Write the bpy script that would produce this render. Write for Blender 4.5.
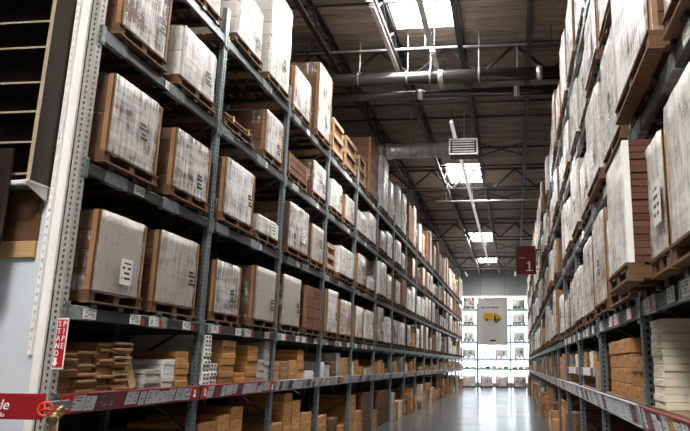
import bpy, math, random
from mathutils import Matrix, Vector
C = bpy.context.scene.collection
sc = bpy.context.scene
for o in list(bpy.data.objects): bpy.data.objects.remove(o)
PI = math.pi
# ------------------------------------------------------------------ camera, sky, exposure
cam = bpy.data.objects.new('camera', bpy.data.cameras.new('camera')); C.objects.link(cam); sc.camera = cam
yw, pt, rl, FPX, CX = 0.11408, 0.22165, -0.0090, 659.7, 439.32
Rm = Matrix.Rotation(yw, 3, 'Z') @ Matrix.Rotation(pt, 3, 'X') @ Matrix.Rotation(rl, 3, 'Y') @ Matrix.Rotation(PI / 2, 3, 'X')
cam.matrix_world = Matrix.Translation((0, 0, 1.635)) @ Rm.to_4x4()
cam.data.sensor_fit = 'HORIZONTAL'; cam.data.sensor_width = 36
cam.data.lens = FPX / 690 * 36; cam.data.shift_x = (345 - CX) / 690; cam.data.clip_start = .05; cam.data.clip_end = 300
w = bpy.data.worlds.new('World'); sc.world = w; w.use_nodes = True
w.node_tree.nodes['Background'].inputs[0].default_value = (1, .98, .95, 1)
w.node_tree.nodes['Background'].inputs[1].default_value = .07
sc.view_settings.view_transform = 'Standard'; sc.view_settings.look = 'None'
sc.view_settings.gamma = 1; sc.view_settings.use_curve_mapping = False; sc.view_settings.exposure = 1.15
sc.cycles.use_denoising = True; sc.cycles.max_bounces = 7; sc.cycles.transparent_max_bounces = 12
sc.cycles.sample_clamp_indirect = 4
SKY_E, WIN_E, STRIP_E, FILL_E = 52.0, 1.6, .25, 40.0
# ------------------------------------------------------------------ layout
A, B, ZL, ZR, BAY, NB = 3.655, .894, 5.04, 4.88, 2.45, 17
LV = [1.30, 2.03, 3.27, 4.515, 5.695]           # beam centre heights
BH = .105                                       # beam height
CEIL = 9.0
R = random.Random(7)
# ------------------------------------------------------------------ mesh helpers
class MB:
    def __init__(s): s.v = []; s.f = []; s.uv = []; s.m = []; s.sm = False
    def quad(s, a, b, c, d, uv=((0, 0), (1, 0), (1, 1), (0, 1)), m=0):
        n = len(s.v); s.v += [a, b, c, d]; s.f.append((n, n + 1, n + 2, n + 3)); s.uv.append(uv); s.m.append(m)
    def box(s, x0, x1, y0, y1, z0, z1, M=None, m=0):
        P = [(x, y, z) for x in (x0, x1) for y in (y0, y1) for z in (z0, z1)]
        if M is not None: P = [tuple(M @ Vector(p)) for p in P]
        dx, dy, dz = x1 - x0, y1 - y0, z1 - z0
        n = len(s.v); s.v += P
        F = [((4, 6, 7, 5), 1), ((2, 0, 1, 3), 1), ((0, 4, 5, 1), dx), ((6, 2, 3, 7), dx)]
        for f, k in F:
            s.f.append(tuple(n + i for i in f)); s.m.append(m)
            s.uv.append(((0, 0), (1, 0), (1, 1), (0, 1)) if k == 1 else ((3, 3), (3 + dx, 3), (3 + dx, 3 + dz), (3, 3 + dz)))
        for f in ((1, 5, 7, 3), (2, 6, 4, 0)):
            s.f.append(tuple(n + i for i in f)); s.m.append(m); s.uv.append(((6, 6), (6 + dx, 6), (6 + dx, 6 + dy), (6, 6 + dy)))
    def cbox(s, x0, x1, y0, y1, z0, z1, c=.006, M=None, m=0):
        """box with chamfered edges"""
        n = len(s.v); idx = {}
        def add(p):
            if M is not None: p = tuple(M @ Vector(p))
            s.v.append(tuple(p)); return len(s.v) - 1
        lo = (x0, y0, z0); hi = (x1, y1, z1)
        for i in range(8):
            b = ((i >> 2) & 1, (i >> 1) & 1, i & 1)
            for ax in range(3):
                p = []
                for k in range(3):
                    e = hi[k] if b[k] else lo[k]
                    p.append(e if k == ax else e + (-c if b[k] else c))
                idx[(i, ax)] = add(p)
        def face(l, uv=None):
            s.f.append(tuple(l)); s.m.append(m); s.uv.append(uv or tuple((3, 3) for _ in l))
        def I(a, b, c_): return a * 4 + b * 2 + c_
        q = ((0, 0), (1, 0), (1, 1), (0, 1))
        dx, dy, dz = x1 - x0, y1 - y0, z1 - z0
        def sh(u, v, o): return ((o, o), (o + u, o), (o + u, o + v), (o, o + v))
        face([idx[(I(1, *t), 0)] for t in ((0, 0), (1, 0), (1, 1), (0, 1))], q)
        face([idx[(I(0, *t), 0)] for t in ((1, 0), (0, 0), (0, 1), (1, 1))], q)
        face([idx[(I(a, 0, z), 1)] for a, z in ((0, 0), (1, 0), (1, 1), (0, 1))], sh(dx, dz, 3))
        face([idx[(I(a, 1, z), 1)] for a, z in ((1, 0), (0, 0), (0, 1), (1, 1))], sh(dx, dz, 3))
        face([idx[(I(a, b, 1), 2)] for a, b in ((0, 0), (1, 0), (1, 1), (0, 1))], sh(dx, dy, 6))
        face([idx[(I(a, b, 0), 2)] for a, b in ((0, 1), (1, 1), (1, 0), (0, 0))], sh(dx, dy, 6))
        for i in range(8):
            for ax in range(3):
                j = i | (1 << (2 - ax))
                if j == i: continue
                a2, a3 = [k for k in range(3) if k != ax]
                face([idx[(i, a2)], idx[(j, a2)], idx[(j, a3)], idx[(i, a3)]])
            face([idx[(i, 0)], idx[(i, 1)], idx[(i, 2)]])
    def tube(s, p0, p1, r, n=8, r1=None, caps=True, m=0):
        p0 = Vector(p0); p1 = Vector(p1); d = (p1 - p0)
        u = d.orthogonal().normalized(); v = d.normalized().cross(u); r1 = r if r1 is None else r1
        k = len(s.v)
        for i in range(n):
            a = 2 * PI * i / n; e = u * math.cos(a) + v * math.sin(a)
            s.v += [tuple(p0 + e * r), tuple(p1 + e * r1)]
        L = d.length
        for i in range(n):
            j = (i + 1) % n
            s.f.append((k + 2 * i, k + 2 * j, k + 2 * j + 1, k + 2 * i + 1)); s.m.append(m)
            s.uv.append(((i / n, 0), ((i + 1) / n, 0), ((i + 1) / n, L), (i / n, L)))
        if caps:
            for e in (0, 1):
                l = [k + 2 * i + e for i in range(n)]
                if e == 0: l.reverse()
                s.f.append(tuple(l)); s.m.append(m); s.uv.append(tuple((0, 0) for _ in l))
    def torus(s, M, R0, r, n=20, k=8):
        b = len(s.v)
        for i in range(n):
            for j in range(k):
                a = 2 * PI * i / n; t = 2 * PI * j / k
                s.v.append(tuple(M @ Vector(((R0 + r * math.cos(t)) * math.cos(a), (R0 + r * math.cos(t)) * math.sin(a), r * math.sin(t)))))
        for i in range(n):
            for j in range(k):
                i2, j2 = (i + 1) % n, (j + 1) % k
                s.f.append((b + i * k + j, b + i2 * k + j, b + i2 * k + j2, b + i * k + j2)); s.m.append(0); s.uv.append(((0, 0),) * 4)
    def poly(s, pts, d):
        """extrude a polygon (list of 3d points) by the vector d"""
        n = len(s.v); k = len(pts); d = Vector(d)
        s.v += [tuple(p) for p in pts] + [tuple(Vector(p) + d) for p in pts]
        s.f.append(tuple(range(n, n + k))); s.f.append(tuple(range(n + 2 * k - 1, n + k - 1, -1)))
        for _ in (0, 1): s.uv.append(((0, 0),) * k); s.m.append(0)
        for i in range(k):
            j = (i + 1) % k
            s.f.append((n + i, n + j, n + k + j, n + k + i)); s.uv.append(((0, 0),) * 4); s.m.append(0)
    def mesh(s, name, mats, smooth=False):
        me = bpy.data.meshes.new(name); me.from_pydata(s.v, [], s.f)
        ul = me.uv_layers.new(name='UVMap')
        flat = [c for f in s.uv for p in f for c in p]
        ul.data.foreach_set('uv', flat)
        if not isinstance(mats, (list, tuple)): mats = [mats]
        for m in mats: me.materials.append(m)
        if len(mats) > 1: me.polygons.foreach_set('material_index', s.m)
        if smooth: me.polygons.foreach_set('use_smooth', [True] * len(s.f))
        me.update(); return me
    def build(s, name, mats, parent=None, smooth=False, loc=None):
        return link(name, s.mesh(name, mats, smooth), parent, loc)
def link(name, me, parent=None, loc=None, rot=None):
    o = bpy.data.objects.new(name, me); C.objects.link(o)
    if parent: o.parent = parent
    if loc is not None: o.location = loc
    if rot is not None: o.rotation_euler = rot
    return o
def tag(o, label, cat, group=None):
    o['label'] = label; o['category'] = cat
    if group: o['group'] = group
    return o
def thing(name, label, cat, loc=(0, 0, 0), rz=0, group=None):
    o = bpy.data.objects.new(name, None); C.objects.link(o); o.empty_display_size = .1
    o.location = loc; o.rotation_euler = (0, 0, rz); return tag(o, label, cat, group)
def struct(o): o['kind'] = 'structure'; return o
ORD = ['zeroth', 'first', 'second', 'third', 'fourth', 'fifth', 'sixth', 'seventh', 'eighth', 'ninth', 'tenth', 'eleventh', 'twelfth',
       'thirteenth', 'fourteenth', 'fifteenth', 'sixteenth', 'seventeenth', 'eighteenth', 'nineteenth', 'twentieth', 'twenty-first', 'twenty-second', 'twenty-third', 'twenty-fourth']
# ------------------------------------------------------------------ materials
class NT:
    def __init__(s, name):
        s.mat = bpy.data.materials.new(name); s.mat.use_nodes = True; s.t = s.mat.node_tree; s.N = s.t.nodes
        s.p = s.N['Principled BSDF']; s.out = s.N['Material Output']
    def n(s, ty, **kw):
        x = s.N.new(ty)
        for k, v in kw.items():
            if k.startswith('i'):
                x.inputs[int(k[1:])].default_value = v
            else: setattr(x, k, v)
        return x
    def l(s, a, b): s.t.links.new(a, b)
    def math(s, op, a, b=None, c=None, clamp=False):
        x = s.N.new('ShaderNodeMath'); x.operation = op; x.use_clamp = clamp
        for i, q in enumerate((a, b, c)):
            if q is None: continue
            if isinstance(q, (int, float)): x.inputs[i].default_value = q
            else: s.l(q, x.inputs[i])
        return x.outputs[0]
    def noise(s, vec, scale, detail=3, rough=.6):
        x = s.n('ShaderNodeTexNoise'); x.inputs['Scale'].default_value = scale; x.inputs['Detail'].default_value = detail; x.inputs['Roughness'].default_value = rough
        if vec is not None: s.l(vec, x.inputs['Vector'])
        return x.outputs[0]
    def mapv(s, vec, sc, loc=(0, 0, 0)):
        x = s.n('ShaderNodeMapping'); s.l(vec, x.inputs[0]); x.inputs['Scale'].default_value = sc; x.inputs['Location'].default_value = loc; return x.outputs[0]
    def ramp(s, f, stops):
        x = s.n('ShaderNodeValToRGB'); e = x.color_ramp.elements
        while len(e) < len(stops): e.new(.5)
        for q, (p, c) in zip(e, stops): q.position = p; q.color = (*c, 1) if len(c) == 3 else c
        s.l(f, x.inputs[0]); return x.outputs[0]
    def mix(s, f, a, b, blend='MIX'):
        x = s.n('ShaderNodeMix', data_type='RGBA', blend_type=blend)
        for i, q in ((0, f), (6, a), (7, b)):
            if isinstance(q, (int, float)): x.inputs[i].default_value = q
            elif isinstance(q, tuple): x.inputs[i].default_value = (*q, 1) if len(q) == 3 else q
            else: s.l(q, x.inputs[i])
        return x.outputs[2]
    def bump(s, h, st=.3, d=.01):
        x = s.n('ShaderNodeBump'); x.inputs['Strength'].default_value = st; x.inputs['Distance'].default_value = d
        s.l(h, x.inputs['Height']); s.l(x.outputs[0], s.p.inputs['Normal'])
    def col(s, c): s.l(c, s.p.inputs['Base Color'])
    def set(s, base=None, rough=None, metal=None, spec=None):
        if base: s.p.inputs['Base Color'].default_value = (*base, 1)
        if rough is not None: s.p.inputs['Roughness'].default_value = rough
        if metal is not None: s.p.inputs['Metallic'].default_value = metal
        if spec is not None: s.p.inputs['Specular IOR Level'].default_value = spec
    def tc(s): return s.n('ShaderNodeTexCoord')
    def rnd(s, island):
        if island: return s.n('ShaderNodeNewGeometry').outputs['Random Per Island']
        return s.n('ShaderNodeObjectInfo').outputs['Random']
    def uvxy(s):
        x = s.n('ShaderNodeSeparateXYZ'); s.l(s.tc().outputs['UV'], x.inputs[0]); return x.outputs[0], x.outputs[1]
    def rect(s, u, v, u0, u1, v0, v1):
        a = s.math('MULTIPLY', s.math('GREATER_THAN', u, u0), s.math('LESS_THAN', u, u1))
        b = s.math('MULTIPLY', s.math('GREATER_THAN', v, v0), s.math('LESS_THAN', v, v1))
        return s.math('MULTIPLY', a, b)
def plain(name, base, rough=.6, metal=0, nz=.15, scale=6, spec=.4):
    t = NT(name); t.set(rough=rough, metal=metal, spec=spec)
    f = t.noise(t.tc().outputs['Object'], scale, 4)
    d = tuple(c * (1 - nz) for c in base); b = tuple(min(1, c * (1 + nz)) for c in base)
    t.col(t.ramp(f, [(.3, d), (.7, b)])); return t.mat
def carton_mat(name, c0, c1, island, mark=True, markcol=(.05, .035, .025), rough=.75, bands=0):
    t = NT(name); t.set(rough=rough, spec=.25)
    r = t.rnd(island); oc = t.tc().outputs['Object']
    base = t.mix(r, c0, c1)
    f = t.noise(oc, 5, 4); base = t.mix(t.math('MULTIPLY', f, .35), base, tuple(c * .55 for c in c0))
    if mark:
        u, v = t.uvxy()
        # a printed block and a row of small marks, on the two end faces only
        m1 = t.rect(u, v, .60, .86, .55, .80); m2 = t.rect(u, v, .12, .52, .22, .36)
        n = t.noise(t.tc().outputs['UV'], 26, 1); g = t.math('GREATER_THAN', n, .5)
        m = t.math('MULTIPLY', t.math('ADD', m1, m2, clamp=True), g)
        base = t.mix(t.math('MULTIPLY', m, .75), base, markcol)
    if name == 'printed_white_cardboard':
        u, v = t.uvxy(); base = t.mix(t.math('MAXIMUM', t.rect(u, v, .12, .42, .22, .78), t.rect(u, v, .58, .88, .22, .78)), base, (.03, .03, .03))
    t.col(base)
    t.bump(t.noise(t.mapv(oc, (1, 1, 30)), 9, 2), .12, .004)
    return t.mat
KRAFT = carton_mat('kraft_cardboard', (.39, .175, .058), (.55, .28, .10), False)
KRAFT_I = carton_mat('kraft_cardboard_joined', (.28, .135, .05), (.52, .28, .115), True)
BROWN_I = carton_mat('brown_cardboard_joined', (.13, .06, .032), (.24, .115, .06), True, mark=False)
BROWN = carton_mat('brown_cardboard', (.105, .046, .025), (.165, .075, .040), False, mark=False)
FLATK = carton_mat('flat_kraft_cardboard', (.25, .13, .055), (.40, .225, .10), False, mark=False)
WHITEP = carton_mat('printed_white_cardboard', (.74, .72, .68), (.82, .80, .76), False, mark=False)
CREAM = carton_mat('cream_cardboard', (.80, .71, .55), (.86, .78, .62), False)
WHITE = carton_mat('white_cardboard', (.66, .65, .62), (.80, .78, .75), False, markcol=(.03, .03, .03))
WHITE_I = carton_mat('white_cardboard_joined', (.55, .54, .51), (.80, .78, .75), True, mark=False)
GREYC = carton_mat('grey_cardboard', (.36, .34, .30), (.50, .47, .42), False)
TAPE = plain('packing_tape', (.42, .27, .14), .35, nz=.05)
EDGE = plain('edge_board', (.30, .155, .065), .7, nz=.12)
def wood_mat(name, a, b):
    t = NT(name); t.set(rough=.8, spec=.2); oc = t.tc().outputs['Object']
    f = t.noise(t.mapv(oc, (4, 30, 30)), 2, 5); t.col(t.mix(t.math('MULTIPLY', t.rnd(True), .6), t.ramp(f, [(.3, a), (.7, b)]), a)); return t.mat
PALLET = wood_mat('pallet_wood', (.085, .045, .024), (.24, .13, .065))
DARKWOOD = wood_mat('dark_wood', (.10, .06, .04), (.17, .10, .065))
CRATE = wood_mat('crate_wood', (.36, .24, .14), (.52, .36, .22))
PLASTIC = plain('black_plastic', (.02, .02, .02), .5)
STRAPY = plain('yellow_strap', (.70, .38, .05), .5, nz=.1)
def steel(name, base, rough=.45, metal=.6):
    t = NT(name); t.set(rough=rough, metal=metal, spec=.4); oc = t.tc().outputs['Object']
    f = t.noise(oc, 7, 5); g = t.noise(t.mapv(oc, (40, 2, 2)), 3, 3)
    c = t.mix(f, tuple(x * .72 for x in base), tuple(min(1, x * 1.25) for x in base))
    t.col(t.mix(t.math('MULTIPLY', t.math('GREATER_THAN', g, .66), .4), c, tuple(x * .45 for x in base))); return t.mat
POSTM = steel('galvanised_post', (.18, .215, .225))
POSTW = steel('pale_post_steel', (.40, .385, .355), .5, .2)  # end post tone, paler and warmer than the galvanised posts
BEAMM = steel('grey_beam_steel', (.055, .06, .058), .42, .3)
CLIP = plain('clear_sleeve', (.22, .245, .25), .25, nz=.25, scale=14)
HOLE = plain('post_slot', (.012, .012, .012), .9)
DECKM = plain('shelf_board', (.23, .15, .09), .8)
BLACKSTEEL = plain('black_steel', (.045, .042, .04), .55, .2, nz=.25)
def paper(name, base, ink, dens=.5):
    t = NT(name); t.set(rough=.5, spec=.3); u, v = t.uvxy(); uv = t.tc().outputs['UV']
    inr = t.rect(u, v, .12, .88, .14, .86); r = t.rnd(False)
    row = t.math('FLOOR', t.math('MULTIPLY', v, 5)); ln = t.math('LESS_THAN', t.math('FRACT', t.math('MULTIPLY', v, 5)), .45)
    cb = t.n('ShaderNodeCombineXYZ'); t.l(t.math('MULTIPLY', u, 2.2), cb.inputs[0]); t.l(t.math('MULTIPLY_ADD', row, 3.7, t.math('MULTIPLY', r, 31)), cb.inputs[1])
    g = t.math('GREATER_THAN', t.noise(cb.outputs[0], 1.3, 0), dens)
    t.col(t.mix(t.math('MULTIPLY', t.math('MULTIPLY', inr, g), ln), base, ink)); return t.mat
CARDW = paper('white_card', (.80, .80, .82), (.16, .14, .16), .53)
CARDM = paper('maroon_card', (.19, .055, .075), (.45, .36, .36), .58)
CARDY = paper('yellow_card', (.78, .42, .05), (.1, .08, .05), .55)
LABELM = paper('shipping_label', (.72, .71, .68), (.03, .03, .03), .46)
INKM = plain('black_print', (.02, .02, .02), .6, nz=.05)
RAILR = plain('red_rail', (.28, .012, .016), .38, nz=.15)
REDS = plain('red_sign', (.50, .012, .018), .4, nz=.08)
REDBRIGHT = plain('red_paint', (.72, .04, .02), .35, nz=.1)
MAROON = plain('dark_red_sign', (.10, .003, .004), .7, nz=.1)
RAILG = plain('grey_rail', (.42, .43, .45), .5)
LETW = plain('white_lettering', (.85, .84, .80), .5, nz=.03)
LETP = plain('pink_lettering', (.62, .30, .27), .5, nz=.03)
LETC = plain('cream_lettering', (.80, .62, .42), .5, nz=.03)
BRASS = plain('aged_brass', (.24, .15, .07), .35, .8, nz=.3, scale=30)
BLUEBALL = plain('blue_plastic', (.03, .10, .28), .3)
BLUEST = steel('blue_grey_steel', (.30, .42, .50), .5, .3)
GREYWALL = plain('blue_grey_panel', (.64, .68, .72), .5, nz=.06, scale=1.2)
WALLM = plain('painted_wall', (.34, .35, .35), .8, nz=.06, scale=.6)
DARKWALL = plain('dark_wall', (.10, .09, .085), .9, nz=.15, scale=.5)
BLOCKER_CLAD = plain('blocker_cladding', (.022, .016, .013), .8, nz=.3, scale=.8)
COLW = plain('white_steel_column', (.88, .85, .80), .45, nz=.04)
CASE = plain('dark_brown_laminate', (.020, .0125, .008), .45, nz=.2)
CASEE = plain('light_edging', (.42, .33, .23), .5, nz=.1)
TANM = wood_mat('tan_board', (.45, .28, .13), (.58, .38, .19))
BRN = wood_mat('brown_reflection_board', (.105, .052, .026), (.15, .078, .04))
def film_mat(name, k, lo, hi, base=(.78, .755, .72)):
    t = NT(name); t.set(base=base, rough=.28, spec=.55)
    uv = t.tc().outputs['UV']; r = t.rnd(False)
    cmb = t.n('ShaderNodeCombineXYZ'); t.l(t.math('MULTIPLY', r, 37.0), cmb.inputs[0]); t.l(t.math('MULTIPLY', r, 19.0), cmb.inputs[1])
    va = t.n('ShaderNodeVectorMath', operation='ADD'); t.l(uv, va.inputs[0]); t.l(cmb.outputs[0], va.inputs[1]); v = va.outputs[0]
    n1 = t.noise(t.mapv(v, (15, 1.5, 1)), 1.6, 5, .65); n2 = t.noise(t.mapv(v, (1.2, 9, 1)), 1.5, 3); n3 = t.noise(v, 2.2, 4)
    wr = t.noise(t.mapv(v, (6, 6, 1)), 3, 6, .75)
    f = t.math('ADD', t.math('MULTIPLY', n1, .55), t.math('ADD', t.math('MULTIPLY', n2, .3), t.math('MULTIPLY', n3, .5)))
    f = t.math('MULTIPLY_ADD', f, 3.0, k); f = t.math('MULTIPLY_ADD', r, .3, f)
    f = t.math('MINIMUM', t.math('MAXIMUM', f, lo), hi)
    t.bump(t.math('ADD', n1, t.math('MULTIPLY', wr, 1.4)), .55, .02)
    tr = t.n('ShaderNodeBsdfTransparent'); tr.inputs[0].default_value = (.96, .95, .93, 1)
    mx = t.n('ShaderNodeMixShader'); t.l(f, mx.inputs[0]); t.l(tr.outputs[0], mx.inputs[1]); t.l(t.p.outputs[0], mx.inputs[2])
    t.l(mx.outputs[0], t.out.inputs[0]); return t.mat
FILM = film_mat('stretch_film', -1.62, .10, .85); FILML = film_mat('beige_stretch_film', -1.25, .34, .90, (.40, .36, .315)); FILM_SHADED = film_mat('shaded_stretch_film', -2.25, .02, .4)  # second film has a darker beige base; third puts shade into end sides
def emis(name, c, e, c2=None):
    t = NT(name); m = t.n('ShaderNodeEmission'); m.inputs[0].default_value = (*c, 1); m.inputs[1].default_value = e
    t.l(m.outputs[0], t.out.inputs[0]); return t.mat
SKYL = emis('daylit_skylight_lens', (1, .985, .97), SKY_E)
STRIP = emis('lit_diffuser', (1, .97, .92), STRIP_E); STRIP_FILL = emis('added_fill_diffuser', (1, .95, .88), FILL_E); OFF = plain('unlit_diffuser', (.55, .53, .5), .4)  # bright one serves fixtures added out of view for fill light
WING = emis('daylit_glazing', (.84, .94, 1), WIN_E)
def floor_mat():
    t = NT('polished_concrete'); t.set(spec=.6); oc = t.tc().outputs['Object']
    n = t.noise(oc, .7, 6, .65); n2 = t.noise(oc, 9, 4); x = t.n('ShaderNodeSeparateXYZ'); t.l(oc, x.inputs[0])
    j1 = t.math('LESS_THAN', t.math('PINGPONG', t.math('ADD', x.outputs[1], .7), 2.0), .012)
    j2 = t.math('LESS_THAN', t.math('PINGPONG', t.math('ADD', x.outputs[0], 1.1), 2.0), .012)
    c = t.ramp(t.math('MULTIPLY_ADD', n2, .25, t.math('MULTIPLY', n, .8)), [(.3, (.072, .082, .088)), (.75, (.145, .158, .165))])
    t.col(t.mix(t.math('MULTIPLY', t.math('MAXIMUM', j1, j2), .7), c, (.06, .06, .06)))
    r = t.n('ShaderNodeMapRange'); r.inputs[3].default_value = .10; r.inputs[4].default_value = .26; t.l(n, r.inputs[0]); t.l(r.outputs[0], t.p.inputs['Roughness'])
    t.bump(n2, .03, .004); return t.mat
FLOORM = floor_mat()
def deck_mat():
    t = NT('corrugated_roof_deck'); t.set(rough=.55, metal=.15, spec=.4); oc = t.tc().outputs['Object']
    n = t.noise(t.mapv(oc, (.5, 3, 1)), 1.2, 5); t.col(t.ramp(n, [(.3, (.17, .13, .10)), (.7, (.42, .34, .27))])); return t.mat
DECK = deck_mat()
JOIST = plain('dark_joist_paint', (.03, .026, .025), .55, .2, nz=.3)
SILVER = plain('bright_galvanised', (.60, .60, .60), .32, .8, nz=.2)
HANGM = plain('grey_hanger_rod', (.16, .155, .15), .5, .3)
SPIRAL = plain('spiral_duct_steel', (.46, .44, .42), .4, .7, nz=.2)
DUCTB = plain('black_insulated_pipe', (.022, .020, .019), .25, .1, nz=.08, spec=.6)

# ------------------------------------------------------------------ room shell
X0, X1, Y0, Y1 = -9.5, 6.5, -8.0, 52.6
m = MB(); m.box(X0, X1, Y0, Y1, -.15, 0); struct(m.build('floor', FLOORM))
m = MB()                                                     # corrugated deck, ribs across the aisle
y = Y0; pts = []
while y < Y1:
    pts += [(y, CEIL), (y + .05, CEIL), (y + .075, CEIL + .045), (y + .125, CEIL + .045)]; y += .15
# skylight openings cut out of the deck
SKX = (-2.52, -1.20); SKY = [(-2.7, 0.0), (10.75, 13.35), (23.7, 26.3), (37.1, 39.7), (46.3, 48.3)]
for a, b in zip(pts, pts[1:]):
    mid = (a[0] + b[0]) / 2
    spans = [(X0, X1)]
    if any(s0 < mid < s1 for s0, s1 in SKY): spans = [(X0, SKX[0]), (SKX[1], X1)]
    for xa, xb in spans: m.quad((xa, a[0], a[1]), (xb, a[0], a[1]), (xb, b[0], b[1]), (xa, b[0], b[1]))
ceiling = struct(m.build('ceiling', DECK))
def joist_mesh(L, h, panel, tr=.028):
    m = MB()
    for s in (-1, 1):
        m.box(-.055, .055, 0, L, -.05 if s > 0 else -h - .0, 0 if s > 0 else -h + .05)
    n = int(L / panel); d = L / n
    for i in range(n):
        m.tube((0, i * d, -.03), (0, (i + .5) * d, -h + .03), tr, 5, caps=False); m.tube((0, (i + .5) * d, -h + .03), (0, (i + 1) * d, -.03), tr, 5, caps=False)
    return m.mesh('joist', JOIST)
jm = joist_mesh(Y1 - Y0, .52, 1.25)
for x in (-8.6, -7.1, -5.6, -4.12, -2.62, -1.10, .42, 1.92, 3.4, 4.9):
    link('roof_joist', jm, ceiling, (x, Y0, CEIL - .01))
gm = joist_mesh(X1 - X0, .78, 1.5, .04)
for yy in (3.9, 14.3, 24.4, 34.4, 45.6):
    link('roof_girder', gm, ceiling, (X0, yy, CEIL - .02), (0, 0, -PI / 2))
for yy in (8.9, 12.1, 16.6, 18.7, 20.4, 22.4, 27.3, 29.2, 31.2, 36.6, 38.9, 41.0, 43.2, 47.8):
    m = MB(); zz = CEIL - .10 if int(yy * 10) % 2 else CEIL - .5
    m.tube((X0, yy, zz), (X1, yy, zz), .03, 6); m.build('bridging_bar', JOIST, ceiling)
for yy in (27.9, 40.2, 21.3):
    m = MB()
    for xa in (-4.12, -2.62, -1.10): m.tube((xa, yy, CEIL - .06), (xa + 1.5, yy, CEIL - .5), .02, 5); m.tube((xa, yy, CEIL - .5), (xa + 1.5, yy, CEIL - .06), .02, 5)
    m.build('cross_brace', JOIST, ceiling)
for i, (s0, s1) in enumerate(SKY):                           # skylights: curb, mullion and a glowing lens
    m = MB(); x0, x1 = SKX; t = .05; zc = CEIL + .28
    for b in ((x0 - t, x0, s0 - t, s1 + t), (x1, x1 + t, s0 - t, s1 + t), (x0, x1, s0 - t, s0), (x0, x1, s1, s1 + t)): m.box(*b, CEIL - .02, zc)
    wo = struct(m.build('window_%d' % (i + 1), WALLM))
    xm = (x0 + x1) / 2
    for xa, xb in ((x0, xm - .04), (xm + .04, x1)):
        p = MB(); p.box(xa, xb, s0, s1, zc - .10, zc - .08); p.build('skylight_pane', SKYL, wo)
    p = MB(); p.box(xm - .04, xm + .04, s0, s1, zc - .16, zc - .04); p.build('mullion', COLW, wo)
m = MB(); m.box(X0, X1, Y1, Y1 + .2, 6.95, CEIL + .05); m.box(X0, X1, Y1, Y1 + .2, 0, .25)
far_wall = struct(m.build('wall_far', WALLM))
m = MB(); m.box(X0 - .2, X0, Y0, Y1, 0, CEIL + .05); struct(m.build('wall_left', DARKWALL))
m = MB(); m.box(X1, X1 + .2, Y0, Y1, 0, CEIL + .05); struct(m.build('wall_right', DARKWALL))
for nm_, xa, xb in (('wall_blocker_left', -5.06, -4.98), ('wall_blocker_right', 2.22, 2.30)):   # added dark partitions that keep stray light out of the shelf interiors
    m = MB(); ya, yb = (ZL - .02, ZL + NB * BAY + .06) if xa < 0 else (ZR - BAY - .1, ZR + NB * BAY + .06)
    z = 0.0
    while z < 8.3:
        m.box(xa + (.0 if xa < 0 else -.025), xb + (.025 if xa < 0 else 0), ya, yb, z, z + .13); m.box(xa, xb, ya, yb, z + .13, z + .16); z += .16
    struct(m.build(nm_, BLOCKER_CLAD))
m = MB()                                                     # glazed wall behind the far racks
nx, nz = 10, 4
for i in range(nx + 1): x = X0 + (X1 - X0) * i / nx; m.box(x - .04, x + .04, Y1 - .02, Y1 + .08, .25, 6.95)
for j in range(nz + 1): z = .25 + 6.7 * j / nz; m.box(X0, X1, Y1 - .015, Y1 + .07, z - .04, z + .04)
wo = struct(m.build('window_6', COLW))
for i in range(nx):
    for j in range(nz):
        p = MB(); xa = X0 + (X1 - X0) * i / nx + .04; p.box(xa, xa + (X1 - X0) / nx - .08, Y1 + .03, Y1 + .05, .29 + 6.7 * j / nz, .25 + 6.7 * (j + 1) / nz - .04)
        p.build('glass_pane', WING, wo)

# ------------------------------------------------------------------ overhead pipes, ducts and strip lights
def pipe_thing(name, label, cat, yy, z, r, xa, xb, mat, bands=(), hang=(), n=20):
    t = thing(name, label, cat, (xa, yy, z))
    m = MB(); m.tube((0, 0, 0), (xb - xa, 0, 0), r, n); m.build('pipe_body', mat, t, True)
    for bx in bands:
        m = MB(); m.tube((bx - xa - .06, 0, 0), (bx - xa + .06, 0, 0), r + .012, n); m.build('joint_band', SILVER, t, True)
    for hx in hang:
        m = MB(); m.tube((hx - xa, 0, r), (hx - xa, 0, CEIL - z), .016, 6); m.tube((hx - xa - .02, 0, 0), (hx - xa + .02, 0, 0), r + .02, n, caps=False); m.build('hanger', HANGM, t)
    return t
pipe_thing('overhead_pipe', 'thick black pipe across the aisle, upper of the two', 'pipe', 13.55, 7.87, .145, -8.6, 1.6, DUCTB, (-1.55, .62), (-7, -5.4, -3.4, -2.3, -1.78, -.7))
pipe_thing('overhead_pipe', 'thinner black pipe just below the thick one', 'pipe', 13.9, 7.62, .105, -8.6, 1.6, DUCTB, (-2.05, .12), (-6.2, -4.6, .15))
pipe_thing('sprinkler_pipe', 'thin grey sprinkler pipe crossing above the black pipes', 'pipe', 13.5, 8.55, .03, -8.6, 2.5, SILVER, (), (-4.6, -1.9, .9), 8)
pipe_thing('sprinkler_pipe', 'thin grey sprinkler pipe beyond the second skylight', 'pipe', 26.9, 8.35, .03, -3.2, 2.5, SILVER, (), (-2.8, .9), 8)
t = thing('ventilation_duct', 'silver spiral duct with square outlet above the left rack', 'duct', (-4.2, 18.45, 7.8))
m = MB(); m.tube((-2.5, 0, 0), (2.45, 0, 0), .215, 24); m.build('duct_tube', SPIRAL, t, True)
for k in range(25): m = MB(); m.tube((-2.4 + k * .19, 0, 0), (-2.37 + k * .19, 0, 0), .228, 24); m.build('spiral_seam', SPIRAL, t, True)
m = MB(); m.tube((.42, 0, 0), (.62, 0, 0), .24, 24); m.build('joint_band', SILVER, t, True)
m = MB(); m.box(2.40, 3.20, -.27, .27, -.22, .22)
b_ = m.build('outlet_box', JOIST, t)
m = MB()
for k in range(5): m.box(2.48, 3.12, -.30, -.26, -.16 + .075 * k, -.14 + .075 * k)
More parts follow.
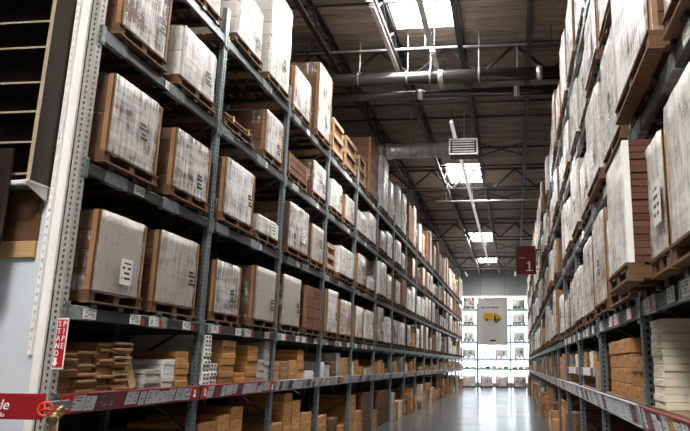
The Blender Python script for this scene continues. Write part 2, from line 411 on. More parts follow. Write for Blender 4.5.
m.box(2.38, 3.22, -.285, -.265, .20, .24); m.box(2.38, 3.22, -.285, -.265, -.24, -.20); m.box(2.38, 2.42, -.285, -.265, -.2, .2); m.box(3.18, 3.22, -.285, -.265, -.2, .2)
m.build('outlet_grille', SPIRAL, b_)
for hx in (-1.5, 1.2, 2.8): m = MB(); m.tube((hx, 0, .2), (hx, 0, 1.2), .014, 6); m.build('hanger', SILVER, t)
def strip_light(x, ya, L, z, label, lit=None):
    t = thing('strip_light', label, 'lamp', (x, ya, z), 0, 'strip lights hung along the aisle')
    m = MB(); m.poly([(-.03, 0, .05), (.03, 0, .05), (.06, 0, -.03), (-.06, 0, -.03)], (0, L, 0)); m.build('housing', SILVER, t)
    m = MB(); m.box(-.045, .045, .04, L - .04, -.06, -.032); m.build('diffuser', lit or STRIP, t)
    for q in (.3, L - .3): m = MB(); m.tube((0, q, .05), (0, q, CEIL - z), .01, 5); m.build('hanger', BLACKSTEEL, t)
for k in range(13):
    ya = 10.2 + k * 2.7 if k < 2 else 17.2 + (k - 2) * 2.45
    strip_light(-1.66, ya, 2.35 if k > 1 else 2.5, 8.2, 'silver strip light down the aisle, %s fixture from the camera' % ORD[k + 1], OFF if k < 2 else None)
for k, ya in enumerate((11.2, 8.1, 5.0, 1.9, -1.2, -4.3)):
    strip_light(-2.62, ya, 2.95, 8.35, 'strip light left of the nearest skylight, added unseen past the first, %s fixture back from its far end' % ORD[k + 1], STRIP_FILL if k else OFF)  # lit fixtures past the first are unseen, added to brighten near bays
for k, ya in enumerate((-1.4, -4.4, -7.4)):
    strip_light(-.6, ya, 2.95, 8.35, 'added fill strip light over the aisle behind the camera, %s from the front' % ORD[k + 1], STRIP_FILL)  # unseen fixtures added to light the camera-facing sides
for k, x in enumerate((-5.8, -3.6, 0.1)):
    strip_light(x, 48.6, 2.3, 8.35, 'added dim strip light before the far wall, %s from the left' % ORD[k + 1])  # fixtures added for light on the far racks

# ------------------------------------------------------------------ racks
def post_mesh(h, step=.05):
    """front post: face at x=0 (aisle) and side at y=-.045, each with a column of recessed slots"""
    m = MB(); n = int(h / step); W, D = .09, .07
    def slot_face(P):
        # P(u,z,d): u across 0..1, depth d inward
        for i in range(n):
            z0, z1 = i * step, (i + 1) * step; a, b, c, d = .36, .64, z0 + step * .25, z1 - step * .25
            m.quad(P(0, z0, 0), P(1, z0, 0), P(b, c, 0), P(a, c, 0)); m.quad(P(1, z0, 0), P(1, z1, 0), P(b, d, 0), P(b, c, 0))
            m.quad(P(1, z1, 0), P(0, z1, 0), P(a, d, 0), P(b, d, 0)); m.quad(P(0, z1, 0), P(0, z0, 0), P(a, c, 0), P(a, d, 0))
            e = .012
            m.quad(P(a, c, e), P(b, c, e), P(b, d, e), P(a, d, e), m=1)
            m.quad(P(a, c, 0), P(b, c, 0), P(b, c, e), P(a, c, e)); m.quad(P(b, d, 0), P(a, d, 0), P(a, d, e), P(b, d, e))
            m.quad(P(a, d, 0), P(a, c, 0), P(a, c, e), P(a, d, e)); m.quad(P(b, c, 0), P(b, d, 0), P(b, d, e), P(b, c, e))
    slot_face(lambda u, z, d: (-d, -W / 2 + W * u, z))
    slot_face(lambda u, z, d: (-D + D * u, -W / 2 + d, z))
    slot_face(lambda u, z, d: (-D * u, W / 2 - d, z))
    m.box(-D, -D + .02, -W / 2 + .001, -W / 2 + .03, 0, h); m.box(-D, -D + .02, W / 2 - .03, W / 2 - .001, 0, h)
    m.box(-D + .001, -.001, -W / 2 + .001, W / 2 - .001, h - .004, h - .001)
    return m
PH = 6.15
FRONT = post_mesh(PH).mesh('upright_post', [POSTM, HOLE]); FRONTW = post_mesh(PH).mesh('upright_post', [POSTW, HOLE])
m = MB(); m.box(-.07, 0, -.045, .045, 0, PH); REAR = m.mesh('rear_post', POSTM)
m = MB(); m.cbox(-.11, .03, -.08, .08, 0, .012, .003); FOOT = m.mesh('base_plate', POSTM)
DEP = 1.12
m = MB(); z = .25; k = 0
while z < PH - .5:
    m.tube((-.05, 0, z), (-DEP + .05, 0, z), .016, 5, caps=False); z2 = z + .62
    m.tube((-.05, 0, z if k % 2 else z2), (-DEP + .05, 0, z2 if k % 2 else z), .016, 5, caps=False); z = z2; k += 1
LATT = m.mesh('frame_bracing', BEAMM)
def beam_mesh(mat):
    m = MB(); y0, y1 = .046, BAY - .046
    m.cbox(-.045, .006, y0, y1, -BH / 2, BH / 2, .008); m.box(.006, .010, y0 + .05, y1 - .05, BH / 2 - .03, BH / 2 - .012)
    return m.mesh('beam', mat)
BEAM = beam_mesh(BEAMM); BEAMB = beam_mesh(BLUEST)
m = MB(); m.cbox(-.004, .012, -.028, .028, -.10, .085, .004)
for zz in (-.07, -.0, .06): m.tube((.012, 0, zz), (.018, 0, zz), .010, 8)
CONN = m.mesh('beam_connector', POSTM)
m = MB(); m.box(-DEP + .03, -.02, -.035, .035, .018, .060); XBAR = m.mesh('crossbar', BLACKSTEEL)
m = MB(); m.cbox(-.012, .022, -.045, .045, -.012, .030, .006); NUB = m.mesh('bar_end', PLASTIC)
m = MB(); m.box(-DEP + .04, -.02, .03, BAY - .03, .0, .018); DECKB = m.mesh('shelf_deck', DECKM)
m = MB(); m.cbox(.0075, .0115, -.09, .09, -.045, .045, .001); BLAB = m.mesh('beam_label', LABELM)
m = MB(); m.cbox(.0075, .0115, -.03, .03, -.045, .035, .001); BLABR = m.mesh('beam_label', REDS)
m = MB(); m.cbox(-.05, .012, -.17, .17, -BH / 2 - .006, BH / 2 + .006, .004); SLEEVE = m.mesh('clear_sleeve', CLIP)
def rail_mesh(mat, h=.155):
    m = MB(); y0, y1 = .05, BAY - .05
    M = Matrix.Translation((.030, 0, -.008)) @ Matrix.Rotation(.22, 4, 'Y')
    m.box(-.006, .006, y0, y1, -h / 2, h / 2, M); m.box(-.006, .014, y0, y1, h / 2 - .006, h / 2 + .004, M); m.box(-.006, .014, y0, y1, -h / 2 - .004, -h / 2 + .006, M)
    return m.mesh('price_rail', mat)
RAILS = {'r': rail_mesh(RAILR), 'g': rail_mesh(RAILG)}
CARDMESH = {}
def card_mesh(wd, ht, mat):
    k = (round(wd, 2), round(ht, 2), mat.name)
    if k not in CARDMESH:
        m = MB(); m.box(0, .003, -wd / 2, wd / 2, -ht / 2, ht / 2); CARDMESH[k] = m.mesh('price_card', mat)
    return CARDMESH[k]
def far_cards():
    m = MB(); y = .1; q = random.Random(3)
    M = Matrix.Translation((.039, 0, -.008)) @ Matrix.Rotation(.22, 4, 'Y')
    while y < BAY - .35:
        wd = q.choice([.12, .2, .28]); m.box(0, .003, y, y + wd, -.07, .065, M, m=0 if q.random() < .72 else 1); y += wd + .015
    return m.mesh('price_cards', [CARDW, CARDM])
FARC = far_cards()
def text_mesh(body, size, mat, name='lettering', italic=0, bold=0, ext=.003, align='CENTER'):
    cu = bpy.data.curves.new(name, 'FONT'); cu.body = body; cu.size = size; cu.extrude = ext; cu.align_x = align; cu.align_y = 'CENTER'; cu.shear = italic; cu.offset = bold
    o = bpy.data.objects.new(name, cu); C.objects.link(o)
    dg = bpy.context.evaluated_depsgraph_get(); me = bpy.data.meshes.new_from_object(o.evaluated_get(dg)); bpy.data.objects.remove(o); bpy.data.curves.remove(cu)
    me.name = name; me.materials.clear(); me.materials.append(mat); return me
TXT_XY = (PI / 2, 0, PI / 2)                                  # text on a face that looks along +x
TWO = text_mesh('2', .11, LETW, bold=.002)

def rack(label, loc, rz, nb, near, levels=LV, beam=BEAM, depth_rear=True, railf=None, n_levels=5, whitepost=None, deck=True, two_at=(), nfl=False):
    """near(k): True where bay k is close enough for its small fittings"""
    t = thing('pallet_rack', label, 'rack', loc, rz)
    for k in range(nb + 1):
        p = link('upright_post', FRONTW if k == whitepost else FRONT, t, (0, k * BAY, 0)); link('base_plate', FOOT, p)
        if k == whitepost: p['label'] = 'pale beige end post'
        link('rear_post', REAR, t, (-DEP + .07, k * BAY, 0)); link('frame_bracing', LATT, t, (0, k * BAY, 0))
    for k in range(nb):
        for li in range(n_levels):
            z = levels[li]; nr = near(k)
            b = link('beam', beam, t, (0, k * BAY, z))
            link('rear_beam', beam, t, (-DEP + .07, k * BAY, z))
            if nr:
                for yy in (.0, BAY): link('beam_connector', CONN, b, (.003, yy + (.035 if yy == 0 else -.035), 0))
            if li > 0:
                for yy in ((.35, .75, 1.0, 1.45, 1.75, 2.1) if nr else (.5, 1.1, 1.7)):
                    x = link('crossbar', XBAR, b, (0, yy, BH / 2 - .018))
                if (k < 9 if not nfl else k > nb - 10):
                    for yy in (.35, .75, 1.0, 1.45, 1.75, 2.1): link('bar_end', NUB, b, (.008, yy, BH / 2 + .011))
                if nr:
                    q = random.Random(k * 10 + li)
                    for yy in (q.uniform(.15, .5), q.uniform(1.2, 1.5)):
                        link('clear_sleeve', SLEEVE, b, (0.002, yy, 0))
                    if li == 1:
                        for n_, yy in enumerate((.32, 1.02, 1.36, 2.05)):
                            link('beam_label', BLAB, b, (0.006, yy, 0))
                            if n_ != k % 4: link('beam_label', BLABR, b, (0.006, yy + .14, -.01)).scale = (1, .7, .8)
                    else:
                        yy = q.uniform(.8, 1.9); link('beam_label', BLAB, b, (.001, yy, 0)); 
            else:
                if deck: link('shelf_deck', DECKB, t, (0, k * BAY, z + BH / 2))
                rt = railf(k) if railf else None
                if rt:
                    r = link('price_rail', RAILS[rt], t, (0, k * BAY, z))
                    if rt == 'r': r['label'] = 'red price rail'
                    if nr:
                        q = random.Random(40 + k); y = .10
                        tilt = (0, .22, 0)
                        while y < BAY - .3:
                            wd = q.choice([.10, .14, .20, .26]); mt = CARDW if q.random() < .72 else (CARDM if q.random() < .85 else CARDY)
                            ht = q.choice([.13, .135, .12, .09]); link('price_card', card_mesh(wd, ht, mt), r, (.038, y + wd / 2, -.008 - (.135 - ht) / 2 * q.choice([-1, 1])), tilt)
                            y += wd + q.choice([.004, .01, .03])
                    else: link('price_cards', FARC, r, (0, 0, 0))
                    if k in two_at:
                        for yy in (.12, BAY - .14):
                            link('bay_number', card_mesh(.15, .15, REDBRIGHT), r, (.043, yy, -.008), (0, .22, 0))
                            link('bay_digit', TWO, r, (.052, yy, -.012), (PI / 2 - 0.0, 0, PI / 2))
    return t
left = rack('long grey steel pallet rack along the left of the aisle', (-A, ZL, 0), 0, NB, lambda k: k < 5, railf=lambda k: 'r' if k < 2 else 'g', whitepost=0, two_at=(0, 1))
NR = 18; ZRE = ZR + 17 * BAY
right = rack('long grey steel pallet rack along the right of the aisle', (B, ZRE, 0), PI, NR, lambda k: k > 13, railf=lambda k: 'r' if k == NR - 1 else 'g', whitepost=None, nfl=True)
FARX = -7.7
far = rack('blue-grey pallet rack across the far end of the aisle', (FARX, 50.0, 0), -PI / 2, 5, lambda k: False, beam=BEAMB, railf=None, deck=True)

# ------------------------------------------------------------------ pallet loads
def pallet_mesh(wd, dp):
    m = MB()
    for f in (-.5, 0, .5):
        y = f * (wd - .09); m.box(-dp / 2 + .012, dp / 2 - .012, y - .045, y + .045, .016, .094)
    for i in range(3): x = (-.5 + i / 2) * (dp - .10); m.box(x - .05, x + .05, -wd / 2, wd / 2, 0, .016)
    return m.mesh('pallet', PALLET)
def board_mesh(wd): m = MB(); m.box(-.055, .055, -wd / 2, wd / 2, 0, .017); return m.mesh('deck_board', PALLET)
def top_boards(wd, dp, n=7):
    m = MB()
    for i in range(n): x = -dp / 2 + .055 + i * (dp - .11) / (n - 1); m.box(x - .055, x + .055, -wd / 2, wd / 2, .094, .111)
    return m
PT = .112; BARH = .045
def film_mesh(wd, dp, z0, z1, q, fine, light=False):
    """wrapped shell: four sides and a turned-over rim, wrinkled"""
    m = MB(); r = .03; x, y = dp / 2, wd / 2
    nu = (8, 8) if fine else (3, 3); nv = 8 if fine else 3
    ring = []
    def side(p0, p1, n):
        for i in range(n): f = i / n; ring.append((p0[0] + (p1[0] - p0[0]) * f, p0[1] + (p1[1] - p0[1]) * f))
    side((x, -y + r), (x, y - r), nu[0]); side((x - r, y), (-x + r, y), nu[1]); side((-x, y - r), (-x, -y + r), nu[0]); side((-x + r, -y), (x - r, -y), nu[1])
    N = len(ring); L = [0]
    for i in range(N): a, b = ring[i], ring[(i + 1) % N]; L.append(L[-1] + math.hypot(b[0] - a[0], b[1] - a[1]))
    amp = .009
    for j in range(nv + 1):
        z = z0 + (z1 - z0) * j / nv
        for i in range(N):
            px, py = ring[i]; d = math.hypot(px, py); k = 1 + amp * (q.random() - .1) / d
            m.v.append((px * k, py * k, z + (q.uniform(-.012, .012) if j == 0 else 0)))
    inset = len(m.v)
    for i in range(N): px, py = ring[i]; m.v.append((px * .86, py * .86, z1 + .006))
    for j in range(nv):
        for i in range(N):
            a, b = j * N + i, j * N + (i + 1) % N
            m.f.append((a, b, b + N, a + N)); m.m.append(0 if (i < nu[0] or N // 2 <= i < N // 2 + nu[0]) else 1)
            va, vb = (z1 - z0) * j / nv, (z1 - z0) * (j + 1) / nv; m.uv.append(((L[i], va), (L[i + 1], va), (L[i + 1], vb), (L[i], vb)))
    for i in range(N):
        a, b = nv * N + i, nv * N + (i + 1) % N
        m.f.append((a, b, inset + (i + 1) % N, inset + i)); m.m.append(0); m.uv.append(((L[i], 2), (L[i + 1], 2), (L[i + 1], 2.1), (L[i], 2.1)))
    return m.mesh('stretch_film', [FILML if light else FILM, FILM_SHADED], True)
def carton_mesh(dx, dy, dz, mat, tape=True, name='carton', c=.007):
    m = MB(); m.cbox(-dx / 2, dx / 2, -dy / 2, dy / 2, 0, dz, c)
    if tape:
        e = .0015; m.box(-dx / 2 - e, dx / 2 + e, -.022, .022, dz - .03, dz + e, m=1)
    return m.mesh(name, [mat, TAPE] if tape else mat)
m = MB(); m.box(0, .004, -.09, .09, -.12, .12); SLAB = m.mesh('shipping_label', LABELM)
m = MB(); 
for k, (wd_, z_) in enumerate(((.10, .06), (.13, .02), (.07, -.03), (.12, -.07))): m.box(0, .003, -wd_ / 2 + .01 * k, wd_ / 2 + .01 * k, z_ - .014, z_ + .014)
SMARK = m.mesh('printed_mark', INKM)
TEMPL = {}
def make_load(wd, h, style, seed, fine, name=None, dp=1.08):
    """returns (root name, list of part builders) as an Empty with parts; aisle face at local +x"""
    q = random.Random(seed)
    root = bpy.data.objects.new(name or 'pallet_load', None); C.objects.link(root); root.empty_display_size = .1
    pal = link('pallet', pallet_mesh(wd, dp), root)
    if fine:
        bm_ = board_mesh(wd)
        for i in range(7): link('deck_board', bm_, pal, (-dp / 2 + .055 + i * (dp - .11) / 6, 0, .094))
    else: top_boards(wd, dp).build('deck_boards', PALLET, root)
    cd = dp - .05; cw = wd - .05; H = h - PT
    mats = {'brown': (BROWN, BROWN_I), 'white': (WHITE, WHITE_I), 'kraft': (KRAFT, KRAFT_I), 'bare': (KRAFT, KRAFT_I), 'open': (BROWN, BROWN_I), 'grey': (GREYC, WHITE_I), 'beige': (BROWN, BROWN_I)}.get(style, (BROWN, BROWN_I))
    if style == 'planks':
        n = max(2, int(H / .035)); pm = carton_mesh(cd, cw, H / n - .004, BROWN, False, 'flat_board', .003)
        for i in range(n): link('flat_board', pm, root, (q.uniform(-.02, .02), q.uniform(-.012, .012), PT + i * H / n))
        for y in (-.25, .28):
            m = MB(); m.box(cd / 2 + .024, cd / 2 + .030, y * wd - .02, y * wd + .02, PT, PT + H + .008); m.box(-cd / 2 - .03, cd / 2 + .03, y * wd - .02, y * wd + .02, PT + H + .004, PT + H + .010)
            s = m.build('strap', STRAPY, root); s['label'] = 'yellow strap'
        return root
    if style == 'crate':
        m = MB(); m.box(-cd / 2 + .03, cd / 2 - .03, -cw / 2 + .03, cw / 2 - .03, PT, PT + H - .02); m.build('crate_contents', BROWN_I, root)
        for sx in (-1, 1):
            for sy in (-1, 1): m = MB(); m.box(sx * cd / 2 - .04 * (sx > 0), sx * cd / 2 + .04 * (sx < 0), sy * cw / 2 - .06 * (sy > 0), sy * cw / 2 + .06 * (sy < 0), PT, PT + H); m.build('crate_post', CRATE, root)
        for f in (.08, .5, .92):
            for sx in (-1, 1): m = MB(); m.box(sx * cd / 2 - .012, sx * cd / 2 + .012, -cw / 2, cw / 2, PT + f * H - .045, PT + f * H + .045); m.build('crate_slat', CRATE, root)
            for sy in (-1, 1): m = MB(); m.box(-cd / 2, cd / 2, sy * cw / 2 - .012, sy * cw / 2 + .012, PT + f * H - .045, PT + f * H + .045); m.build('crate_slat', CRATE, root)
        return root
    layers = max(1, round(H / q.choice([.13, .17, .22, .30]))) if style != 'tall' else max(1, round(H / .9))
    nyy = q.choice([1, 2, 2, 3]) if style not in ('tall',) else 1
    if fine:
        cm = carton_mesh(cd - .004, cw / nyy - .006, H / layers - .004, mats[0], False)
        for j in range(layers):
            for i in range(nyy):
                link('carton', cm, root, (q.uniform(-.006, .006), -cw / 2 + (i + .5) * cw / nyy, PT + j * H / layers))
    else:
        m = MB()
        for j in range(layers):
            for i in range(nyy):
                a = -cw / 2 + i * cw / nyy; m.box(-cd / 2 + q.uniform(0, .01), cd / 2 - q.uniform(0, .01), a + .003, a + cw / nyy - .003, PT + j * H / layers + .002, PT + (j + 1) * H / layers - .002)
        m.build('carton_stack', mats[1], root)
    wrapped = style in ('brown', 'beige', 'white', 'kraft', 'tall', 'grey')
    if style in ('brown', 'beige', 'tall', 'kraft', 'open') and q.random() < .85:
        for sy in (-1, 1):
            m = MB(); x = cd / 2; y = sy * cw / 2
            m.box(x + .002, x + .008, min(y - sy * .024, y + sy * .008), max(y - sy * .024, y + sy * .008), PT, PT + H)
            m.box(x - .048, x + .008, min(y + sy * .002, y + sy * .008), max(y + sy * .002, y + sy * .008), PT, PT + H)
            m.build('edge_board', EDGE, root)
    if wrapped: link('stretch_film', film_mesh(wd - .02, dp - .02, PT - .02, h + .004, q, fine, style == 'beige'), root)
    if wrapped and q.random() < .8:
        me = SMARK if q.random() < .7 else SLAB
        link(me.name.split('.')[0], me, root, (dp / 2 + .012, wd * q.uniform(.05, .28), PT + H * q.uniform(.25, .55)))
    return root
def copy_load(src):
    r = src.copy(); C.objects.link(r)
    for ch in src.children:
        c = ch.copy(); C.objects.link(c); c.parent = r
        for g in ch.children: d = g.copy(); C.objects.link(d); d.parent = c
    return r
MATC = {'kraft': KRAFT, 'brown': BROWN, 'white': WHITE, 'cream': CREAM, 'grey': GREYC, 'printed white': WHITEP}
CM = {}
count = {}
rest = []
def carton_at(side, y, x_in, z, wd, dp, ht, colr, label, flat, rot=0, group='loose cartons on the rack shelves'):
    key = (round(wd, 2), round(dp, 2), round(ht, 3), colr, flat)
    if key not in CM: CM[key] = carton_mesh(key[1], key[0], key[2], FLATK if flat and colr == 'kraft' else MATC[colr], ht > .09, 'carton', .006 if ht > .06 else .003)
    nm = {'kraft': 'flat_carton' if flat else 'carton', 'brown': 'brown_carton', 'white': 'white_carton', 'printed white': 'white_carton', 'cream': 'cream_carton', 'grey': 'grey_carton'}[colr]
    o = bpy.data.objects.new(nm, CM[key]); C.objects.link(o)
    if side == 'left': o.location = (-A - x_in - dp / 2, y, z); o.rotation_euler = (0, 0, rot)
    else: o.location = (B + x_in + dp / 2, y, z); o.rotation_euler = (0, 0, PI + rot)
    tag(o, label, 'carton', group); return o
LOOK = {'brown': 'film-wrapped brown pallet load', 'white': 'film-wrapped white pallet load', 'kraft': 'film-wrapped kraft pallet load', 'bare': 'bare kraft pallet load',
        'open': 'unwrapped dark brown pallet load', 'grey': 'film-wrapped grey pallet load', 'beige': 'dull beige-wrapped pallet load', 'tall': 'tall film-wrapped brown load', 'planks': 'yellow-strapped bundle of brown boards', 'crate': 'slatted wooden crate'}
LVN = {1: 'second', 2: 'third', 3: 'fourth', 4: 'top'}
NAME = {'planks': 'board_bundle', 'crate': 'wooden_crate'}
CATN = {'planks': 'board bundle', 'crate': 'crate'}
def place_load(side, k, li, y, wd, h, style, pos, seed, fine, dxo=0.0, z=None, extra=None):
    key = None
    if not fine:
        wd = [.72, .82, .92, 1.05][min(3, max(0, int((wd - .66) / .1)))]; h = round(h * 5) / 5; key = (wd, h, style, seed % 3)
    if key and key in TEMPL: r = copy_load(TEMPL[key])
    else:
        r = make_load(wd, h, style, seed, fine, NAME.get(style))
        if key: TEMPL[key] = r
    zz = LV[li] + BH / 2 + BARH + .001 if z is None else z
    off = .03 - 1.08 / 2 + dxo + random.Random(seed).uniform(-.03, .03)
    if side == 'left': r.location = (-A + off, y, zz); r.rotation_euler = (0, 0, 0)
    elif side == 'right': r.location = (B - off, y, zz); r.rotation_euler = (0, 0, PI)
    else: r.location = (y, 50.0 - off, zz); r.rotation_euler = (0, 0, -PI / 2)
    lab = extra or '%s, %s beam level, %s in %s bay of %s rack' % (LOOK[style], LVN[li], pos, ORD[k + 1], side)
    tag(r, lab, CATN.get(style, 'pallet load'), {'left': 'pallet loads on the left rack', 'right': 'pallet loads on the right rack', 'far': 'pallet loads on the far rack'}[side])
    return r
# left rack, nearest bays as the photograph shows them: (level, y0, y1, top z, style)
NEARL = {
 0: [(1, 5.30, 6.12, 2.95, 'beige'), (1, 6.36, 7.30, 2.98, 'beige'), (2, 5.24, 6.13, 4.22, 'brown'), (2, 6.40, 7.29, 4.12, 'brown'),
     (3, 5.24, 6.10, 5.50, 'brown'), (3, 6.36, 7.27, 5.32, 'white'), (4, 5.24, 6.2, 6.7, 'brown'), (4, 6.45, 7.30, 6.9, 'white')],
 1: [(1, 7.70, 8.53, 2.87, 'brown'), (1, 8.86, 9.78, 2.97, 'beige'), (2, 7.68, 8.68, 4.20, 'brown'), (2, 8.86, 9.80, 3.72, 'white'),
     (3, 7.64, 8.60, 4.80, 'planks'), (3, 8.96, 9.78, 5.36, 'brown'), (4, 7.64, 8.58, 6.65, 'white'), (4, 8.84, 9.80, 7.36, 'white')],
 2: [(1, 10.1, 11.12, 3.02, 'beige'), (1, 11.3, 12.22, 2.98, 'open'), (2, 10.08, 11.25, 4.21, 'brown'), (2, 11.38, 12.26, 4.12, 'beige'),
     (3, 10.1, 11.1, 5.07, 'open'), (3, 11.3, 12.24, 5.30, 'brown'), (4, 10.1, 11.1, 6.62, 'brown'), (4, 11.3, 12.26, 7.25, 'tall')],
 3: [(1, 12.56, 13.4, 3.05, 'brown'), (1, 13.6, 14.65, 2.95, 'kraft'), (2, 12.56, 13.2, 3.98, 'crate'), (2, 13.3, 14.65, 4.05, 'white'),
     (3, 12.56, 13.45, 5.3, 'white'), (3, 13.65, 14.6, 5.25, 'kraft'), (4, 12.56, 13.4, 6.62, 'crate'), (4, 13.6, 14.6, 6.6, 'crate')],
 4: [(1, 15.0, 15.9, 2.95, 'kraft'), (1, 16.1, 17.1, 3.0, 'white'), (2, 15.0, 16.0, 4.2, 'brown'), (2, 16.2, 17.05, 3.85, 'white'),
     (3, 15.0, 16.0, 5.3, 'white'), (3, 16.1, 17.1, 5.35, 'white'), (4, 15.0, 15.7, 6.55, 'crate'), (4, 15.85, 17.1, 7.45, 'open')]}
seed = 100
for k, lst in NEARL.items():
    for li, y0, y1, zt, st in lst:
        seed += 1; same = [q for q in lst if q[0] == li]
        place_load('left', k, li, (y0 + y1) / 2, y1 - y0, zt - LV[li] - BH / 2 - BARH, st, 'nearer one' if same[0][1] == y0 else 'farther one', seed, k < 4)
q = random.Random(11)
ST = ['white'] * 5 + ['brown'] * 4 + ['kraft'] * 2 + ['open', 'bare', 'grey', 'grey']
for k in range(5, NB):
    for li in (1, 2, 3, 4):
        yb = ZL + k * BAY
        ws = [q.choice([.82, .92, 1.05]), q.choice([.82, .92, 1.05])]
        gap = (BAY - .12 - sum(ws)) / 3; yy = yb + .06 + gap
        for i, wd in enumerate(ws):
            seed += 1; hmax = [0, 1.0, 1.05, .95, 1.7][li]
            h = q.uniform(.62, 1) * hmax
            if q.random() > .04 or li == 4:
                place_load('left', k, li, yy + wd / 2, wd, min(h, hmax), q.choice(ST), ('nearer one', 'farther one')[i], seed, False)
            yy += wd + gap
# right rack; bay 1 is the one beside the camera
NEARR = {
 0: [(1, 2.50, 3.46, 2.97, 'white', .06), (1, 3.50, 3.97, 2.90, 'kraft', .05), (2, 2.52, 3.42, 4.35, 'white', .06), (2, 3.5, 4.72, 4.36, 'brown', .08), (3, 2.6, 3.6, 5.5, 'white', 0), (3, 3.75, 4.7, 5.5, 'white', 0)],
 1: [(1, 4.98, 6.0, 2.9, 'white', 0), (1, 6.22, 7.15, 3.1, 'kraft', 0), (2, 5.0, 5.98, 4.40, 'white', .05), (2, 6.15, 7.2, 4.35, 'white', .02), (3, 5.0, 6.0, 5.55, 'white', .02), (3, 6.2, 7.2, 5.4, 'brown', 0), (4, 5.0, 6.0, 7.2, 'white', 0), (4, 6.2, 7.1, 7.0, 'white', 0)],
 2: [(1, 7.5, 8.45, 3.08, 'tall', 0), (1, 8.6, 9.6, 2.9, 'white', 0), (2, 7.45, 8.4, 4.1, 'kraft', 0), (2, 8.6, 9.6, 4.35, 'white', .03), (3, 7.45, 8.45, 5.4, 'white', 0), (3, 8.6, 9.6, 5.5, 'white', 0), (4, 7.45, 8.4, 7.2, 'white', 0), (4, 8.6, 9.6, 6.9, 'brown', 0)],
 3: [(1, 9.95, 10.9, 3.0, 'tall', 0), (1, 11.1, 12.0, 2.8, 'brown', 0), (2, 9.95, 10.9, 4.2, 'white', .02), (2, 11.1, 12.0, 4.3, 'tall', 0), (3, 9.95, 10.9, 5.45, 'white', 0), (3, 11.1, 12.05, 5.3, 'white', 0), (4, 9.95, 10.9, 7.0, 'white', 0), (4, 11.1, 12.05, 6.6, 'kraft', 0)]}
for k, lst in NEARR.items():
    for li, y0, y1, zt, st, dx in lst:
        seed += 1; same = [q_ for q_ in lst if q_[0] == li]
        place_load('right', k, li, (y0 + y1) / 2, y1 - y0, zt - LV[li] - BH / 2 - BARH, st, 'nearer one' if same[0][1] == y0 else 'farther one', seed, k < 3, dx)
r = place_load('right', 0, 1, 4.41, .80, .86, 'slabs', '', 902, True, .17, None, 'dark brown stack of flat cartons with a white film edge, near right')
# its pieces: flat cartons laid in layers behind a white film sheet
for ch in list(r.children):
    if ch.name.split('.')[0] in ('stretch_film', 'edge_board', 'shipping_label', 'printed_mark', 'carton'): bpy.data.objects.remove(ch)
q = random.Random(5); cm = carton_mesh(1.0, .77, .0408, BROWN, False, 'carton', .003)
for i in range(18): link('carton', cm, r, (q.uniform(-.006, .006), q.uniform(-.006, .006), PT + i * .0431))
m = MB(); m.box(.512, .518, -.39, .39, .08, .88); m.build('film_sheet', FILM, r)
m = MB(); m.box(.485, .524, .393, .397, .08, .88); m.box(.520, .524, .35, .393, .08, .88); m.build('white_edge_board', COLW, r)
q = random.Random(12)
for k in range(4, NR):
    for li in (1, 2, 3, 4):
        yb = ZR + (k - 1) * BAY
        ws = [q.choice([.82, .92, 1.05]), q.choice([.82, .92, 1.05])]
        gap = (BAY - .12 - sum(ws)) / 3; yy = yb + .06 + gap
        for i, wd in enumerate(ws):
            seed += 1; hmax = [0, 1.0, 1.05, .95, 1.6][li]; h = q.uniform(.6, 1) * hmax
            if q.random() > .05: place_load('right', k, li, yy + wd / 2, wd, h, q.choice(ST), ('nearer one', 'farther one')[i], seed, False, q.uniform(-.02, .05))
            yy += wd + gap
q = random.Random(13)
for k in range(1, 4):
    for li in (1, 2, 3, 4):
        for i in range(2):
            seed += 1; wd = q.choice([.72, .82, .92]); x = FARX + k * BAY + .65 + i * 1.15
            if q.random() < .9: place_load('far', k, li, x, wd, q.uniform(.5, .95), q.choice(['white', 'white', 'grey', 'grey', 'brown']), ('left one', 'right one')[i], seed, False)
for k in range(1, 4):
    for i in range(2):
        seed += 1; x = FARX + k * BAY + .65 + i * 1.15
        place_load('far', k, 1, x, .92, (.8, .9)[i], ('grey', 'brown')[(k + i) % 2], '', seed, False, 0, .003, 'pallet load on the floor under the far rack, %s in %s bay' % (('left one', 'right one')[i], ORD[k + 1]))
for k in range(1, 4):
    for n_ in range(5):
        o = carton_at('left', 0, 0, 0, .34, .6, .10 + .03 * (n_ % 3), ('brown', 'grey', 'white')[(k + n_) % 3], 'low carton on the far rack lower shelf, %s from the left in %s bay' % (ORD[n_ + 1], ORD[k + 1]), False, 0, 'cartons on the far rack lower shelf')
        o.location = (FARX + k * BAY + .3 + n_ * .45, 50.45, LV[0] + BH / 2 + .0185); o.rotation_euler = (0, 0, -PI / 2)

# ------------------------------------------------------------------ loose cartons on the shelf and the floor
LWORD = {'s': 'lower shelf', 'f': 'floor'}
stackno = {}
def stack(side, k, lev, y0, y1, ztop, ht, colr, x_in=.02, dp=.95, flat=False, jit=.012, n=None, wj=0, xj=1.5):
    z = LV[0] + BH / 2 + .0185 if lev == 's' else .001
    n = n or max(1, int(round((ztop - z) / ht))); ht = (ztop - z) / n
    key = (side, k, lev); stackno[key] = stackno.get(key, 0) + 1; sn = stackno[key]
    q = random.Random(hash((k, lev == 's', side == 'left', sn)) & 0xffff)
    wd = y1 - y0
    for i in range(n):
        dy = q.uniform(-jit, jit); dxx = abs(q.uniform(-jit, jit)) * xj
        nm = {'kraft': 'flat kraft' if flat else 'kraft'}.get(colr, colr)
        lab = '%s carton, %s from bottom, %s stack, %s of %s bay, %s rack' % (nm, ORD[i + 1], ORD[sn], LWORD[lev], ORD[k + 1], side)
        carton_at(side, (y0 + y1) / 2 + dy, x_in + dxx, z + i * ht, wd - (q.choice([0, 0, wj])), dp, ht - .002, colr, lab, flat, q.uniform(-.008, .008))
